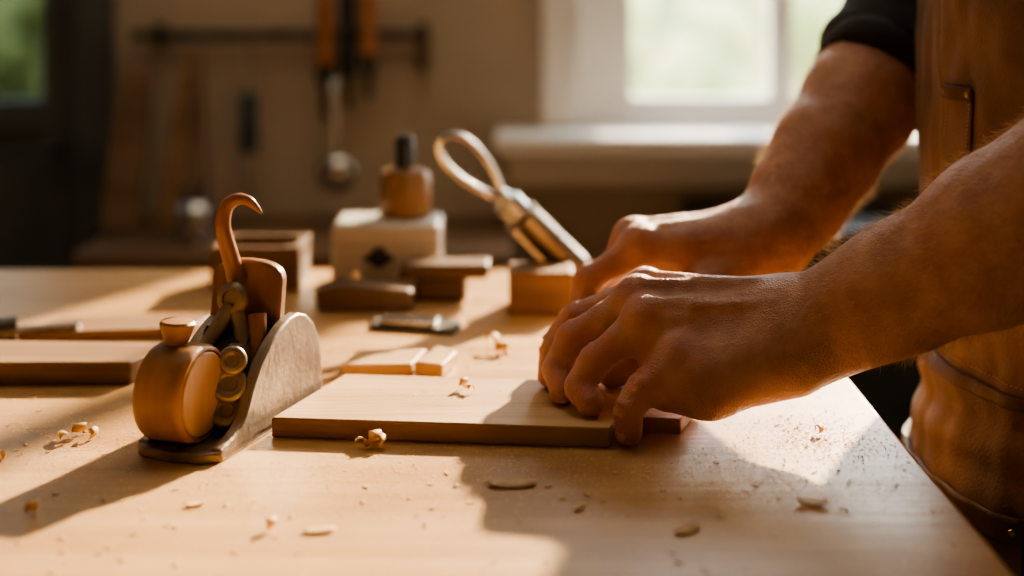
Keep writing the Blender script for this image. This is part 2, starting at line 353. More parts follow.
mk('slats',[bb(-.305,-.215,1.415,1.423,z,z+.0212) for z in (.002,.0238)]+[bb(-.305,-.215,1.485,1.493,z,z+.0212) for z in (.002,.0238)]+[bb(x,x+.008,1.423,1.485,z,z+.0212) for z in (.002,.0238) for x in (-.305,-.223)]+[bb(-.297,-.223,1.423,1.485,0,.006)],'walnut',cr,.0006)
mk('corner_posts',[bb(x,x+.008,y,y+.006,0,.045) for x in (-.297,-.231) for y in (1.423,1.479)],'walnut',cr)
mk('wood_block',[bb(-.003,.058,1.318,1.372,0,.040)],'boardedge',bevel=.002)
cl=group('steel_clamp',(.02,1.36,.05))
A=V(.060,1.390,.030); J=V(-.008,1.365,.102); ax=nrm(J-A)
mk('barrel',[g_tube([A-ax*.012,A,A+ax*.004,J-ax*.03,J-ax*.026,J-ax*.02],[.015,.0185,.0175,.0175,.0195,.014],24)],'tube',cl)
mk('collar',[g_tube([J-ax*.022,J-ax*.02,J-ax*.004,J,J+ax*.012],[.012,.0145,.0145,.010,.007],24)],'chrome',cl)
sd=nrm(np.cross(ax,(0,1,0)))
lp=[]
for i in range(41):
    t=i/40*2*math.pi; a=-math.cos(t); rr_=math.sin(t)
    wdt=.0205*(.5+.5*(a+1)/2)
    lp.append(J+ax*(.006+.041*(1+a))+sd*rr_*wdt)
def g_band(pts,w,t,side):
    pts=[np.array(p) for p in pts]; vs=[];n=len(pts)
    for i,p in enumerate(pts):
        tg=nrm(pts[min(i+1,n-1)]-pts[max(i-1,0)]); s=nrm(side); o=nrm(np.cross(tg,s))
        vs+= [p-s*w/2-o*t/2,p+s*w/2-o*t/2,p+s*w/2+o*t/2,p-s*w/2+o*t/2]
    fs=[]
    for i in range(n-1):
        for k in range(4): fs.append((i*4+k,i*4+(k+1)%4,i*4+4+(k+1)%4,i*4+4+k))
    fs+=[(0,1,2,3),tuple(4*(n-1)+k for k in range(4))]
    return np.array(vs),fs
mk('loop',[g_band(lp,.016,.0070,(0,1,0))],'chrome',cl,.002)
mk('pivot',[g_tube([J+V(0,-.018,0),J+V(0,.018,0)],.0075,16)],'chrome',cl)
# ============================================================ back counter & wall tools
bc=group('back_counter',(-.3,2.4,-.12))
mk('counter_top',[bb(-.70,.0,2.22,2.598,-.15,-.12)],'walnut',bc,.004)
mk('counter_body',[bb(-.68,-.02,2.26,2.596,ZF+.001,-.15)],'darkpaint',bc,.003)
mk('drawer_fronts',[bb(-.66,-.36,2.245,2.26,-.33,-.17),bb(-.34,-.04,2.245,2.26,-.33,-.17)],'darkpaint',bc,.003)
mk('tool_cabinet',[bb(.32,1.7,2.28,2.58,ZF,-.12),bb(.31,1.71,2.26,2.582,-.12,-.09),bb(.34,.98,2.265,2.28,ZF+.1,-.15),bb(1.02,1.68,2.265,2.28,ZF+.1,-.15)],'darkpaint',bevel=.004)
jr=group('glass_jar',(-.52,2.3,-.12))
mk('jar_body',[g_lathe([(.0001,0),(.026,0),(.028,.004),(.028,.06),(.018,.072),(.0001,.072)],(-.52,2.3,-.119))],'steel',jr); mk('lid',[g_lathe([(.0001,0),(.02,0),(.02,.012),(.0001,.012)],(-.52,2.3,-.047))],'darkiron',jr)
tr=group('tool_rail',(-.4,2.58,.21))
mk('rail_bar',[bb(-.70,-.155,2.568,2.580,.203,.222)],'darkiron',tr,.002); mk('rail_brackets',[bb(-.66,-.64,2.57,2.599,.19,.235),bb(-.175,-.155,2.57,2.599,.15,.235)],'darkiron',tr,.002)
for i,xx in enumerate((-.340,-.300,-.262)):
    c=group('hanging_chisel',(xx,2.55,.2))
    mk('handle',[g_lathe([(.0001,0),(.012,0),(.016,.02),(.013,.06),(.016,.12),(.012,.15),(.0001,.152)],(xx,2.55,.145+.01*i),(0,0,1),20)],'orange' if i!=1 else 'black',c)
    mk('blade',[bb(xx-.007,xx+.007,2.548,2.552,.06+.02*i,.146+.01*i)],'darkiron',c)
    mk('ferrule',[g_lathe([(.0001,0),(.015,0),(.015,.03),(.0001,.03)],(xx,2.55,.130+.01*i))],'black',c)
la=group('hanging_ladle',(-.312,2.50,0)); mk('rod',[g_tube([(-.318,2.50,.12),(-.316,2.50,.01),(-.312,2.50,0)],.0045,10)],'steel',la)
mk('bowl',[g_ell((-.312,2.50,-.03),(.036,.022,.034))],'steel',la); mk('hook',[g_tube([(-.318,2.50,.115),(-.318,2.51,.135),(-.318,2.53,.13)],.004,8)],'steel',la)
sd2=group('hanging_screwdriver',(-.477,2.55,0)); mk('handle',[g_lathe([(.0001,0),(.012,.0),(.018,.02),(.014,.07),(.018,.09),(.012,.11),(.0001,.11)],(-.477,2.54,0.0))],'teal',sd2); mk('shaft',[g_tube([(-.477,2.54,.0),(-.477,2.54,-.09)],.005,10)],'steel',sd2)
mk('hook',[g_tube([(-.477,2.54,.108),(-.477,2.545,.2),(-.477,2.566,.21)],.003,8)],'steel',sd2)
def lean(name,x0,x1,zt,yb,mat,tw=0):
    g=g_prism([(x0,-.118),(x1,-.118),(x1+tw,zt),(x0+tw,zt)],(0,yb,0),(1,0,0),nrm((0,(2.56-yb)/(zt+.12),1)),(0,-1,0),.02)
    return mk(name,[g],mat,bevel=.002)
lean('leaning_plank',-.70,-.635,.17,2.44,'walnut'); lean('leaning_plank',-.61,-.575,.20,2.46,'boardedge',.02); lean('leaning_plank',-.545,-.52,.19,2.44,'walnut',-.03)
# ============================================================ HAND PLANE
F0=V(-.218,.930,0); Lx=nrm((.33,.944,0)); Wx=V(Lx[1],-Lx[0],0); Zx=V(0,0,1)
hp=group('hand_plane',tuple(F0+Lx*.07))
def hpp(l,w_,z): return F0+Lx*l+Wx*w_+Zx*z
prof=[(0,0),(-.006,.003),(-.006,.0085),(.004,.0105),(.012,.0125),(.020,.0165),(.026,.022),(.031,.030),(.037,.040),(.047,.0515),(.060,.0615),(.075,.069),(.089,.0735),(.101,.0740),(.113,.0705),(.124,.0625),(.132,.051),(.137,.036),(.139,.018),(.139,0)]
for s,nm in ((.023,'right_cheek'),(-.032,'left_cheek')):
    mk(nm,[g_prism(prof,hpp(0,s,0),Lx,Zx,Wx,.009)],'iron',hp,.0018,ang=30)
mk('sole',[g_prism([(-.006,-.032),(.139,-.032),(.139,.032),(-.006,.032),(-.014,.022),(-.017,.0),(-.014,-.022)],hpp(0,0,0),Lx,Wx,Zx,.007)],'iron',hp,.0015)
dc=hpp(.010,-.008,.0385)
mk('front_drum',[g_lathe([(.0001,-.0185),(.0265,-.0185),(.0295,-.0183),(.0312,-.0175),(.0321,-.016),(.0325,-.014),(.0327,0),(.0325,.013),(.0320,.0155),(.0308,.0170),(.0300,.0174),(.0285,.0175),(.0284,.0160),(.0001,.0160)],dc,Wx,72)],'beech',hp,ang=28)
mk('drum_face',[g_lathe([(.0001,.0150),(.0272,.0150),(.0275,.0172),(.0265,.0182),(.0001,.0186)],dc,Wx,64)],'beechface',hp,ang=28)
kc=hpp(.010,-.012,.0695)
mk('drum_peg',[g_lathe([(.0001,0),(.0075,0),(.008,.003),(.0088,.005),(.0118,.0125),(.0120,.015),(.0105,.0165),(.0001,.0172)],kc,(0.05,0,1),32)],'beech',hp,ang=30)
mk('bed_block',[g_prism([(.05,.007),(.13,.007),(.118,.048),(.095,.056)],hpp(0,-.023,0),Lx,Zx,Wx,.046)],'brownplate',hp,.002)
tl=nrm(Lx*.16+Zx); po=hpp(.076,-.004,.022); pts=[(-.027,0),(.027,0),(.0285,.05),(.0285,.074)]
for i in range(11):
    t=math.radians(4+i*172/10); c_=math.cos(t); pts.append((.0285*math.copysign(abs(c_)**.8,c_),.077+.0145*math.sin(t)**.85))
pts+=[(-.0285,.074),(-.0285,.05)]
mk('lever_cap',[g_prism(pts,po,Wx,tl,Lx,.010)],'brownplate',hp,.0025,ang=30)
tb=nrm(Lx*.9+Zx*.95)
mk('cutting_iron',[g_box(hpp(.048,-.006,.045),(.038,.003,.062),np.stack([Wx,nrm(np.cross(tb,Wx)),tb],1))],'darkiron',hp,.0008)
mk('chip_breaker',[g_box(hpp(.0445,-.006,.045),(.028,.003,.045),np.stack([Wx,nrm(np.cross(tb,Wx)),tb],1))],'darkiron',hp,.0008)
kn=hpp(.074,-.004,.088)
mk('cap_knob',[g_lathe([(.0001,0),(.0095,0),(.0115,.002),(.0118,.006),(.0095,.009),(.006,.0095),(.0055,.0075),(.0001,.0075)],kn,-Lx+V(0,0,.1),32)],'iron',hp,ang=35)
mk('lever_arms',[g_tube([kn-Lx*.004+V(.002,0,-.004),kn-Lx*.008+V(.008,0,-.020),hpp(.056,.014,.045)],[.0055,.0062,.0048],12),g_tube([kn-Lx*.004+V(-.002,0,-.004),kn-Lx*.010+V(-.008,0,-.020),hpp(.044,-.022,.045)],[.0055,.0062,.0048],12)],'iron',hp)
mk('brown_strut',[g_tube([hpp(.074,.013,.078),hpp(.070,.016,.062),hpp(.062,.020,.045)],[.0068,.0068,.0055],14)],'brownplate',hp)
n1=[];
for j,(zz,rr2,ll) in enumerate(((.017,.0115,.028),(.0355,.0125,.032),(.052,.0100,.037))):
    pr=[(.0001,0),(rr2*.8,0),(rr2,.002),(rr2,.010),(rr2*.82,.012),(rr2*.5,.012),(rr2*.45,.010),(.0001,.010)]
    v,f=g_lathe(pr,hpp(ll+.006,.012,zz),nrm(-Lx+Wx*.5+V(0,0,.9-.25*j)),22)
    n1.append((v,f))
mk('adjuster_nuts',n1+[g_tube([hpp(.045,.008,.008),hpp(.05,.010,.062)],.005,12)],'iron',hp,.0008)
hk=[(-.2005,1.017,.098),(-.2035,1.015,.113),(-.2065,1.012,.126),(-.2085,1.01,.138),(-.2075,1.01,.148),(-.2035,1.01,.1545),(-.1975,1.01,.1575),(-.191,1.01,.1565),(-.1855,1.01,.1525),(-.1805,1.01,.147)]
def spline(pts,n=5):
    P=[np.array(p,float) for p in pts]; P=[2*P[0]-P[1]]+P+[2*P[-1]-P[-2]]; o=[]
    for i in range(1,len(P)-2):
        for j in range(n):
            t=j/n; a,b,c,e=P[i-1:i+3]
            o.append(.5*((2*b)+(-a+c)*t+(2*a-5*b+4*c-e)*t*t+(-a+3*b-3*c+e)*t**3))
    o.append(P[-2]); return o
sp=spline(hk,5); rads=list(np.interp(np.linspace(0,1,len(sp)),[0,.3,.6,.85,1],[.0068,.0058,.0048,.0032,.0010]))
mk('horn_hook',[g_tube(sp,rads,16)],'hook',hp,ang=80)
# ============================================================ CRAFTSMAN
cm=group('craftsman',(.45,1.09,0))
def finger(F,P,pts,r):
    m,p,d_,t=[np.array(q,float) for q in pts]
    nodes=[m,(m+p)/2,p,(p+d_)/2,d_,t]; rd=[r*1.15,r*1.0,r*1.08,r*.97,r*.97,r*.82]
    lo=np.min(nodes,0)-.035; hi=np.max(nodes,0)+.035
    sl,G=F.block(lo,hi)
    f=None
    for i in range(5):
        dd=d_cone(G,nodes[i],nodes[i+1],rd[i],rd[i+1]); f=dd if f is None else smin(f,dd,.004)
    n_=-nrm(nrm(m-p)+nrm(d_-p)); f=smin(f,d_cone(G,p+n_*.0018,p+n_*.0018,r*.98,r*.98),.004)
    q1=(m+p)/2-n_*.0028; f=smin(f,d_cone(G,q1,q1,r*.9,r*.9),.005)
    pd=t+(d_-t)*.35; f=smin(f,d_cone(G,pd,t,r*.88,r*.84),.004)
    return sl,f
def build_hand(F,fingers,rs,palm,thumb,nvec,tend):
    for a,b,ra,rb in palm: add(F,a,b,ra,rb,.014)
    for a,b,ra,rb,off in tend:
        a=np.array(a)+nvec*off[0]; b=np.array(b)+nvec*off[1]; add(F,a,b,ra,rb,.006)
    for q,r in zip(fingers,rs): add(F,np.array(q[0])+nvec*.0040,np.array(q[0])+nvec*.0040,r*1.2,k=.006)
    base=F.a.copy(); res=F.a.copy()
    for q,r in zip(list(fingers)+[thumb],list(rs)+[.0108]):
        sl,f=finger(F,base,q,r); res[sl]=smin(res[sl],smin(base[sl],f,.011),.0010)
    F.a=res
    for q,r in zip(list(fingers)+[thumb],list(rs)+[.0108]):
        m,p,d_,t=[np.array(x,float) for x in q]
        for (a,b,c,rr,sp_) in ((m,p,d_,r*1.08+.0012,(-.0046,-.0022,.0004,.0030,.0052)),(p,d_,t,r*.97,(-.0018,.0004,.0024))):
            n_=-nrm(nrm(a-b)+nrm(c-b)); u=nrm(c-a); s=np.cross(u,n_)
            for o in sp_:
                cc=b+u*o+n_*(rr+.0002-abs(o)*.14); cut(F,cc-s*.0058-n_*.0018,cc,.0008,.0016); cut(F,cc,cc+s*.0058-n_*.0018,.0008,.0016)
def nails(name,qs,rs):
    g=[]
    for q,r in zip(qs,rs):
        m,p,d_,t=[np.array(x,float) for x in q]
        u=nrm(t-d_); pp=p-d_; pr=pp-u*np.dot(pp,u); n_=-nrm(pr); s=np.cross(u,n_)
        c=t-u*.002; vs=[];fs=[]
        for i in range(9):
            for j in range(9):
                a=(j/8-.5)*2; l=(i/8-.5)*2
                w_=.78*(1-.25*max(l,0)**4)*(1-.3*max(-l,0)**3)
                th=a*w_*.95; rr=r*.86+.0006-.0008*(abs(l)**4)
                vs.append(c+u*l*.0062+n_*math.cos(th)*rr+s*math.sin(th)*rr*.98)
        for i in range(8):
            for j in range(8): fs.append((i*9+j,i*9+j+1,i*9+j+10,i*9+j+9))
        g.append((np.array(vs),fs))
    ob=mk(name,g,'nail',cm,fixn=False,ang=180); so=ob.modifiers.new('s','SOLIDIFY'); so.thickness=.0006; so.offset=0
def flush_of(vs,pts,s=.011):
    f=np.zeros(len(vs))
    for p in pts: f=np.maximum(f,np.exp(-np.sum((vs-np.array(p))**2,1)/(2*s*s)))
    return f
# ---- near (left) arm
LF=[((.098,1.032,.087),(.0470,1.040,.0640),(.0305,1.039,.0430),(.0285,1.035,.0230)),
    ((.090,1.009,.086),(.0440,1.014,.0560),(.0325,1.009,.0350),(.0365,.995,.0232)),
    ((.094,.986,.077),(.0585,.985,.0475),(.0470,.981,.0300),(.0545,.969,.0228)),
    ((.115,.962,.056),(.0890,.952,.0380),(.0785,.947,.0240),(.0790,.948,.0092))]
LR=[.0103,.0107,.0104,.0098]
LT=((.150,1.022,.050),(.118,1.036,.040),(.092,1.040,.0295),(.074,1.036,.0235))
palmL=[((.190,.992,.082),(.098,1.032,.084),.020,.0145),((.192,.980,.085),(.090,1.009,.083),.020,.0145),((.194,.966,.079),(.094,.986,.074),.020,.014),((.196,.954,.068),(.115,.962,.054),.020,.0145),
 ((.19,.980,.060),(.115,1.0,.058),.022,.018),((.19,.955,.056),(.134,.957,.040),.025,.0215),((.134,.957,.040),(.107,.962,.036),.0215,.0165),((.186,1.0,.062),(.148,1.022,.050),.021,.015),((.15,.975,.05),(.107,.985,.052),.020,.018),
 ((.188,.976,.074),(.212,.969,.0745),.031,.0325)]
nL=nrm((.05,-.30,.93))
tendL=[((.185,.988,.082),(.100,1.028,.087),.003,.003,(.0180,.0133)),((.185,.979,.085),(.094,1.006,.086),.003,.003,(.0180,.0133)),((.187,.968,.079),(.100,.984,.077),.0028,.0028,(.0180,.0128)),
 ((.175,.962,.076),(.125,.975,.074),.0020,.0018,(.0195,.0165)),((.17,.985,.086),(.13,.998,.088),.0020,.0020,(.0188,.0163))]
FL_=Field((.0,.78,-.01),(.50,1.075,.40),.00118)
armL=[(.212,.969,.0745),(.235,.957,.090),(.262,.941,.109),(.32,.906,.154),(.362,.882,.187),(.412,.856,.222),(.425,.872,.285),(.43,.88,.36)]
chain(FL_,armL,[.0320,.0345,.0395,.0475,.0495,.047,.049,.052],.02)
add(FL_,(.205,.952,.084),(.212,.95,.087),.0110,k=.012)
add(FL_,(.30,.90,.125),(.37,.872,.175),.029,.033,k=.03)
add(FL_,(.213,.946,.099),(.33,.877,.189),.0024,k=.006); add(FL_,(.20,.967,.1055),(.27,.925,.145),.0028,k=.007)
add(FL_,(.235,.929,.102),(.275,.903,.121),.0022,k=.006); add(FL_,(.275,.903,.121),(.345,.862,.160),.0024,k=.006)
build_hand(FL_,LF,LR,palmL,LT,nL,tendL)
vs,fq=nets(FL_); 
flushpts=[q[0] for q in LF]+[q[1] for q in LF]+[q[3] for q in LF]
obL=mk_fast('left_arm_and_hand',vs,fq,'skin',cm,flush_of(vs,[np.array(p)+nL*.006 for p in flushpts])); VL=vs
nails('left_nails',LF+[LT],LR+[.0108])
# ---- far (right) arm
RF=[((.101,1.100,.106),(.060,1.098,.0800),(.053,1.090,.0520),(.061,1.066,.0300)),
    ((.096,1.122,.108),(.062,1.128,.0600),(.052,1.126,.0330),(.057,1.113,.0100)),
    ((.104,1.144,.100),(.073,1.152,.0590),(.063,1.150,.0320),(.066,1.137,.0095)),
    ((.120,1.162,.088),(.096,1.172,.0540),(.086,1.170,.0300),(.087,1.160,.0085))]
RR=[.0104,.0104,.0100,.0090]
RT=((.150,1.078,.078),(.128,1.070,.055),(.112,1.066,.036),(.098,1.064,.0235))
palmR=[((.190,1.102,.110),(.101,1.100,.104),.021,.0145),((.190,1.114,.112),(.096,1.122,.106),.021,.0145),((.192,1.126,.106),(.104,1.144,.098),.020,.0135),((.194,1.136,.098),(.120,1.162,.087),.019,.0125),
 ((.19,1.11,.092),(.115,1.118,.085),.022,.017),((.19,1.13,.085),(.14,1.155,.075),.021,.017),((.19,1.10,.095),(.150,1.080,.080),.021,.0155),((.188,1.115,.106),(.208,1.118,.112),.031,.032)]
nR=nrm((.1,.15,.98))
tendR=[((.18,1.104,.110),(.105,1.10,.106),.003,.003,(.0185,.0125)),((.18,1.116,.112),(.1,1.122,.108),.003,.003,(.0185,.0125))]
FR_=Field((.01,1.02,-.01),(.52,1.36,.45),.0017)
chain(FR_,[(.208,1.118,.112),(.235,1.142,.140),(.262,1.167,.172),(.30,1.203,.212),(.33,1.232,.243),(.365,1.262,.28),(.40,1.268,.36),(.43,1.26,.42)],[.0325,.036,.041,.046,.047,.046,.05,.052],.02)
add(FR_,(.20,1.135,.128),(.205,1.138,.133),.010,k=.012)
add(FR_,(.222,1.118,.158),(.29,1.175,.238),.0024,k=.007)
build_hand(FR_,RF,RR,palmR,RT,nR,tendR)
vs,fq=nets(FR_); mk_fast('right_arm_and_hand',vs,fq,'skin',cm,flush_of(vs,[np.array(q[j])+nR*.006 for q in RF for j in (0,1,3)])); VR=vs
nails('right_nails',RF+[RT],RR+[.0108])
def arm_hair(name,VS,cond,axis,n,org):
    sel=VS[cond(VS)]; idx=rng.choice(len(sel),n); vs_=[];fs_=[]
    a0,a1=org
    for i in idx:
        p=sel[i]; t=np.clip(np.dot(p-a0,a1-a0)/np.dot(a1-a0,a1-a0),0,1); c=a0+t*(a1-a0); nn=nrm(p-c)
        dr=nrm(axis+rng.normal(0,.45,3)+nn*.55); l=rng.uniform(.005,.012); s=nrm(np.cross(dr,rng.normal(0,1,3)))*.00010
        q=p+dr*l*.55+nn*.0005; e=p+dr*l+nn*.0002*rng.normal()
        k=len(vs_); vs_+= [p-s,p+s,q+s,q-s,e]; fs_+= [(k,k+1,k+2,k+3),(k+3,k+2,k+4)]
    mk(name,[(np.array(vs_),fs_)],'armhair',cm,smooth=False,fixn=False)
aL=nrm(V(.21,.97,.075)-V(.40,.86,.215)); 
arm_hair('left_arm_hair',VL,lambda v:(v[:,0]>.20)&(v[:,0]<.39)&(v[:,2]>.06),aL,8000,(V(.21,.97,.075),V(.40,.86,.215)))
aR=nrm(V(.208,1.118,.112)-V(.33,1.232,.243))
arm_hair('right_arm_hair',VR,lambda v:(v[:,0]>.205)&(v[:,0]<.34)&(v[:,2]>.1),aR,5500,(V(.208,1.118,.112),V(.33,1.232,.243)))
# ---- shirt
FS=Field((.24,.74,-.12),(.70,1.44,.66),.0055)
SC=(.58,1,1)
chain(FS,[(.458,1.09,-.06),(.456,1.09,.05),(.455,1.09,.2),(.455,1.09,.36),(.46,1.09,.42)],[.165,.15,.168,.178,.15],.04,SC)
add(FS,(.462,.95,.465),(.462,1.23,.465),.062,k=.06); add(FS,(.462,1.09,.47),(.452,1.09,.56),.062,.060,k=.05)
chain(FS,[(.462,1.25,.46),(.42,1.268,.37),(.37,1.264,.285),(.336,1.238,.25)],[.066,.062,.059,.057],.03)
add(FS,(.336,1.238,.25),(.328,1.230,.242),.058,.058,k=.006)
chain(FS,[(.462,.93,.46),(.445,.895,.40),(.430,.878,.325)],[.066,.062,.061],.03)
vs,fq=nets(FS)
for k in range(len(vs)):
    q=noise.noise(Vector(vs[k]*14))*.006+noise.noise(Vector((vs[k][0]*8,vs[k][1]*8,vs[k][2]*30)))*.004; vs[k]+=np.array([q,q*.3,q*.2])
mk_fast('shirt',vs,fq,'shirt',cm)
def torus(c,axn,R,r,n=40,m=12,wob=0):
    axn=nrm(axn); a=nrm(np.cross(axn,(.2,1,.1))); b=np.cross(axn,a); vs=[];fs=[]
    for i in range(n):
        t=2*math.pi*i/n; rd=math.cos(t)*a+math.sin(t)*b; RR_=R+wob*math.sin(3*t+1)
        for j in range(m):
            s=2*math.pi*j/m; vs.append(np.array(c)+rd*(RR_+r*math.cos(s))+axn*r*1.9*math.sin(s))
    for i in range(n):
        for j in range(m): fs.append((i*m+j,((i+1)%n)*m+j,((i+1)%n)*m+(j+1)%m,i*m+(j+1)%m))
    return np.array(vs),fs
dR=nrm(V(.30,1.203,.212)-V(.33,1.232,.243))
mk('right_cuff',[torus(V(.319,1.221,.232),dR,.0515,.0075,wob=.003),torus(V(.329,1.231,.242),dR,.053,.008,wob=-.002)],'shirt',cm,ang=180)
mk('left_cuff',[torus((.428,.876,.315),(.05,.1,1),.055,.007,wob=.002)],'shirt',cm,ang=180)
FT=Field((.26,.84,-.9),(.68,1.34,.02),.008)
chain(FT,[(.46,1.09,-.02),(.46,1.09,-.10)],[.16,.165],.04,SC)
for yy in (1.0,1.18): chain(FT,[(.46,yy,-.10),(.455,yy,-.25),(.45,yy,-.48),(.475,yy,-.80),(.476,yy,-.84)],[.088,.082,.062,.058,.06],.03)
vs,fq=nets(FT); mk_fast('trousers',vs,fq,'denim',cm)
FSh=Field((.24,.92,-.91),(.60,1.28,-.74),.004)
for yy in (1.0,1.18): chain(FSh,[(.50,yy,-.862),(.42,yy,-.866),(.34,yy,-.872)],[.038,.036,.034],.02,(1,1.1,.9)); add(FSh,(.485,yy,-.83),(.485,yy,-.80),.036,k=.02)
vs,fq=nets(FSh); vs[:,2]=np.maximum(vs[:,2],-.899); mk_fast('shoes',vs,fq,'leather2',cm)
# ---- head
FH=Field((.24,.95,.48),(.58,1.23,.92),.0035)
add(FH,(.452,1.09,.50),(.43,1.09,.64),.058,.055,k=.03)
add(FH,(.425,1.09,.765),(.405,1.09,.765),.090,k=.03,sc=(1.05,.84,1.1)); add(FH,(.375,1.09,.70),(.355,1.09,.675),.050,.040,k=.04)
add(FH,(.338,1.09,.735),(.318,1.09,.705),.010,.015,k=.015); add(FH,(.345,1.065,.76),(.345,1.115,.76),.016,k=.02)
add(FH,(.335,1.075,.672),(.335,1.105,.672),.009,k=.008); add(FH,(.335,1.08,.66),(.335,1.10,.66),.009,k=.008)
add(FH,(.37,1.05,.71),(.40,1.035,.70),.03,k=.03); add(FH,(.37,1.13,.71),(.40,1.145,.70),.03,k=.03)
for yy in (1.01,1.17): add(FH,(.425,yy,.745),(.42,yy,.715),.012,.009,k=.008,sc=(1.3,.7,1.3))
for yy in (1.06,1.12): cut(FH,(.325,yy,.740),(.325,yy,.740),.014,.01)
vs,fq=nets(FH); mk_fast('head',vs,fq,'skin',cm)
mk('eyes',[g_ell((.342,yy,.740),(.013,.013,.013)) for yy in (1.062,1.118)],'eye',cm); mk('irises',[g_ell((.3305,yy,.739),(.002,.006,.006)) for yy in (1.062,1.118)],'black',cm)
FHa=Field((.28,.98,.66),(.56,1.20,.90),.004)
add(FHa,(.442,1.09,.78),(.412,1.09,.79),.092,k=.02,sc=(1.05,.86,1.1)); add(FHa,(.47,1.09,.72),(.47,1.09,.70),.06,k=.03)
vs,fq=nets(FHa)
for k in range(len(vs)): vs[k]+=np.array([1,.8,.6])*noise.noise(Vector(vs[k]*60))*.006
mk_fast('hair',vs,fq,'hairmat',cm)
# ---- apron
def ab(z):
    a=np.interp(z,[-.5,-.2,-.05,.02,.10,.25,.45],[.150,.136,.124,.112,.116,.118,.112]); b=np.interp(z,[-.5,-.2,-.05,.02,.10,.25,.45],[.200,.190,.178,.166,.172,.184,.180]); return a,b
def apt(ph,z,off=0):
    a,b=ab(z); p=V(.447-(a+off)*math.cos(ph),1.09+(b+off)*math.sin(ph),z)
    w_=.0050*noise.noise(Vector((ph*2.5,z*7,1.3)))+.0032*noise.noise(Vector((ph*9,z*26,4)))
    lw=math.exp(-((z-.0)/.05)**2)*.003*math.sin(z*160+ph*3)
    if z<0: w_+=.006*math.sin(ph*9)*min(1,-z*4)
    return p+nrm(V(-math.cos(ph),math.sin(ph),0))*(w_+lw)
def phimax(z): return math.radians(np.interp(z,[-.5,.02,.10,.22,.42],[108,108,92,60,46]))
NZ,NP=150,110; vs=[];fs=[]
for i in range(NZ):
    z=-.46+(.42+.46)*i/(NZ-1)
    for j in range(NP): vs.append(apt(phimax(z)*(2*j/(NP-1)-1),z))
for i in range(NZ-1):
    for j in range(NP-1): fs.append((i*NP+j,i*NP+j+1,(i+1)*NP+j+1,(i+1)*NP+j))
ap=mk('apron',[(np.array(vs),fs)],'leather',cm,ang=180); so=ap.modifiers.new('s','SOLIDIFY'); so.thickness=.0028; so.offset=0
def patch(name,p0,p1,z0,z1,off,mat='leather',n=26,m=40,th=.002):
    vs=[];fs=[]
    for i in range(m):
        for j in range(n): vs.append(apt(math.radians(p0+(p1-p0)*j/(n-1)),z0+(z1-z0)*i/(m-1),off))
    for i in range(m-1):
        for j in range(n-1): fs.append((i*n+j,i*n+j+1,(i+1)*n+j+1,(i+1)*n+j))
    o=mk(name,[(np.array(vs),fs)],mat,cm,ang=180); s=o.modifiers.new('s','SOLIDIFY'); s.thickness=th; s.offset=0; return o
patch('chest_pocket',-46,-6,.165,.335,.0035)
patch('pocket_hem',-46.5,-5.5,.315,.338,.0055,'leather2')
patch('pencil_slot',-24,-10,.168,.235,.0062,'leather')
patch('pencil_slot_hem',-24.5,-9.5,.227,.237,.0078,'leather2')
patch('waist_tie',-104,104,.012,.022,.0035,'leather2',90,8)
patch('hip_pocket',-42,34,-.26,-.06,.004,'leather',60,30)
patch('pocket_hem_lower',-42.5,34.5,-.078,-.058,.006,'leather2',60,6)
st=[]
def stitch(path,off):
    pp=[apt(math.radians(a),z,off) for a,z in path]
    for i in range(0,len(pp)-1,2): st.append(g_tube([pp[i],pp[i+1]],.0006,5))
stitch([(-44.8,.168+.165*i/90) for i in range(90)],.005); stitch([(-7.2,.168+.165*i/90) for i in range(90)],.005)
stitch([(-45+38*i/60,.1685) for i in range(61)],.005)
stitch([(-23,.170+.06*i/40) for i in range(41)],.0075); stitch([(-11,.170+.06*i/40) for i in range(41)],.0075)
stitch([(math.degrees(phimax(.05+.37*i/180))*-1+3,.05+.37*i/180) for i in range(180)],.0018); stitch([(math.degrees(phimax(.05+.37*i/180))-3,.05+.37*i/180) for i in range(180)],.0018)
stitch([(-40+72*i/120,-.257) for i in range(121)],.0055)
stitch([(-100+200*i/240,.0285) for i in range(241)],.0018)
mk('stitching',st,'thread',cm)
mk('rivets',[g_ell(apt(math.radians(a),z,.007),(.003,.003,.003),12,8) for a,z in ((-44,.328),(-8,.328),(-22.5,.232),(-11.5,.232),(-40,-.068),(32,-.068))],'brass',cm)
mk('neck_straps',[g_band(spline([apt(sg*math.radians(43),.41,.002),V(.40,1.09+sg*.115,.48),V(.45,1.09+sg*.10,.535),V(.52,1.09+sg*.07,.53),V(.535,1.09,.50)],6),.028,.003,(0,1,0)) for sg in (1,-1)],'leather2',cm)
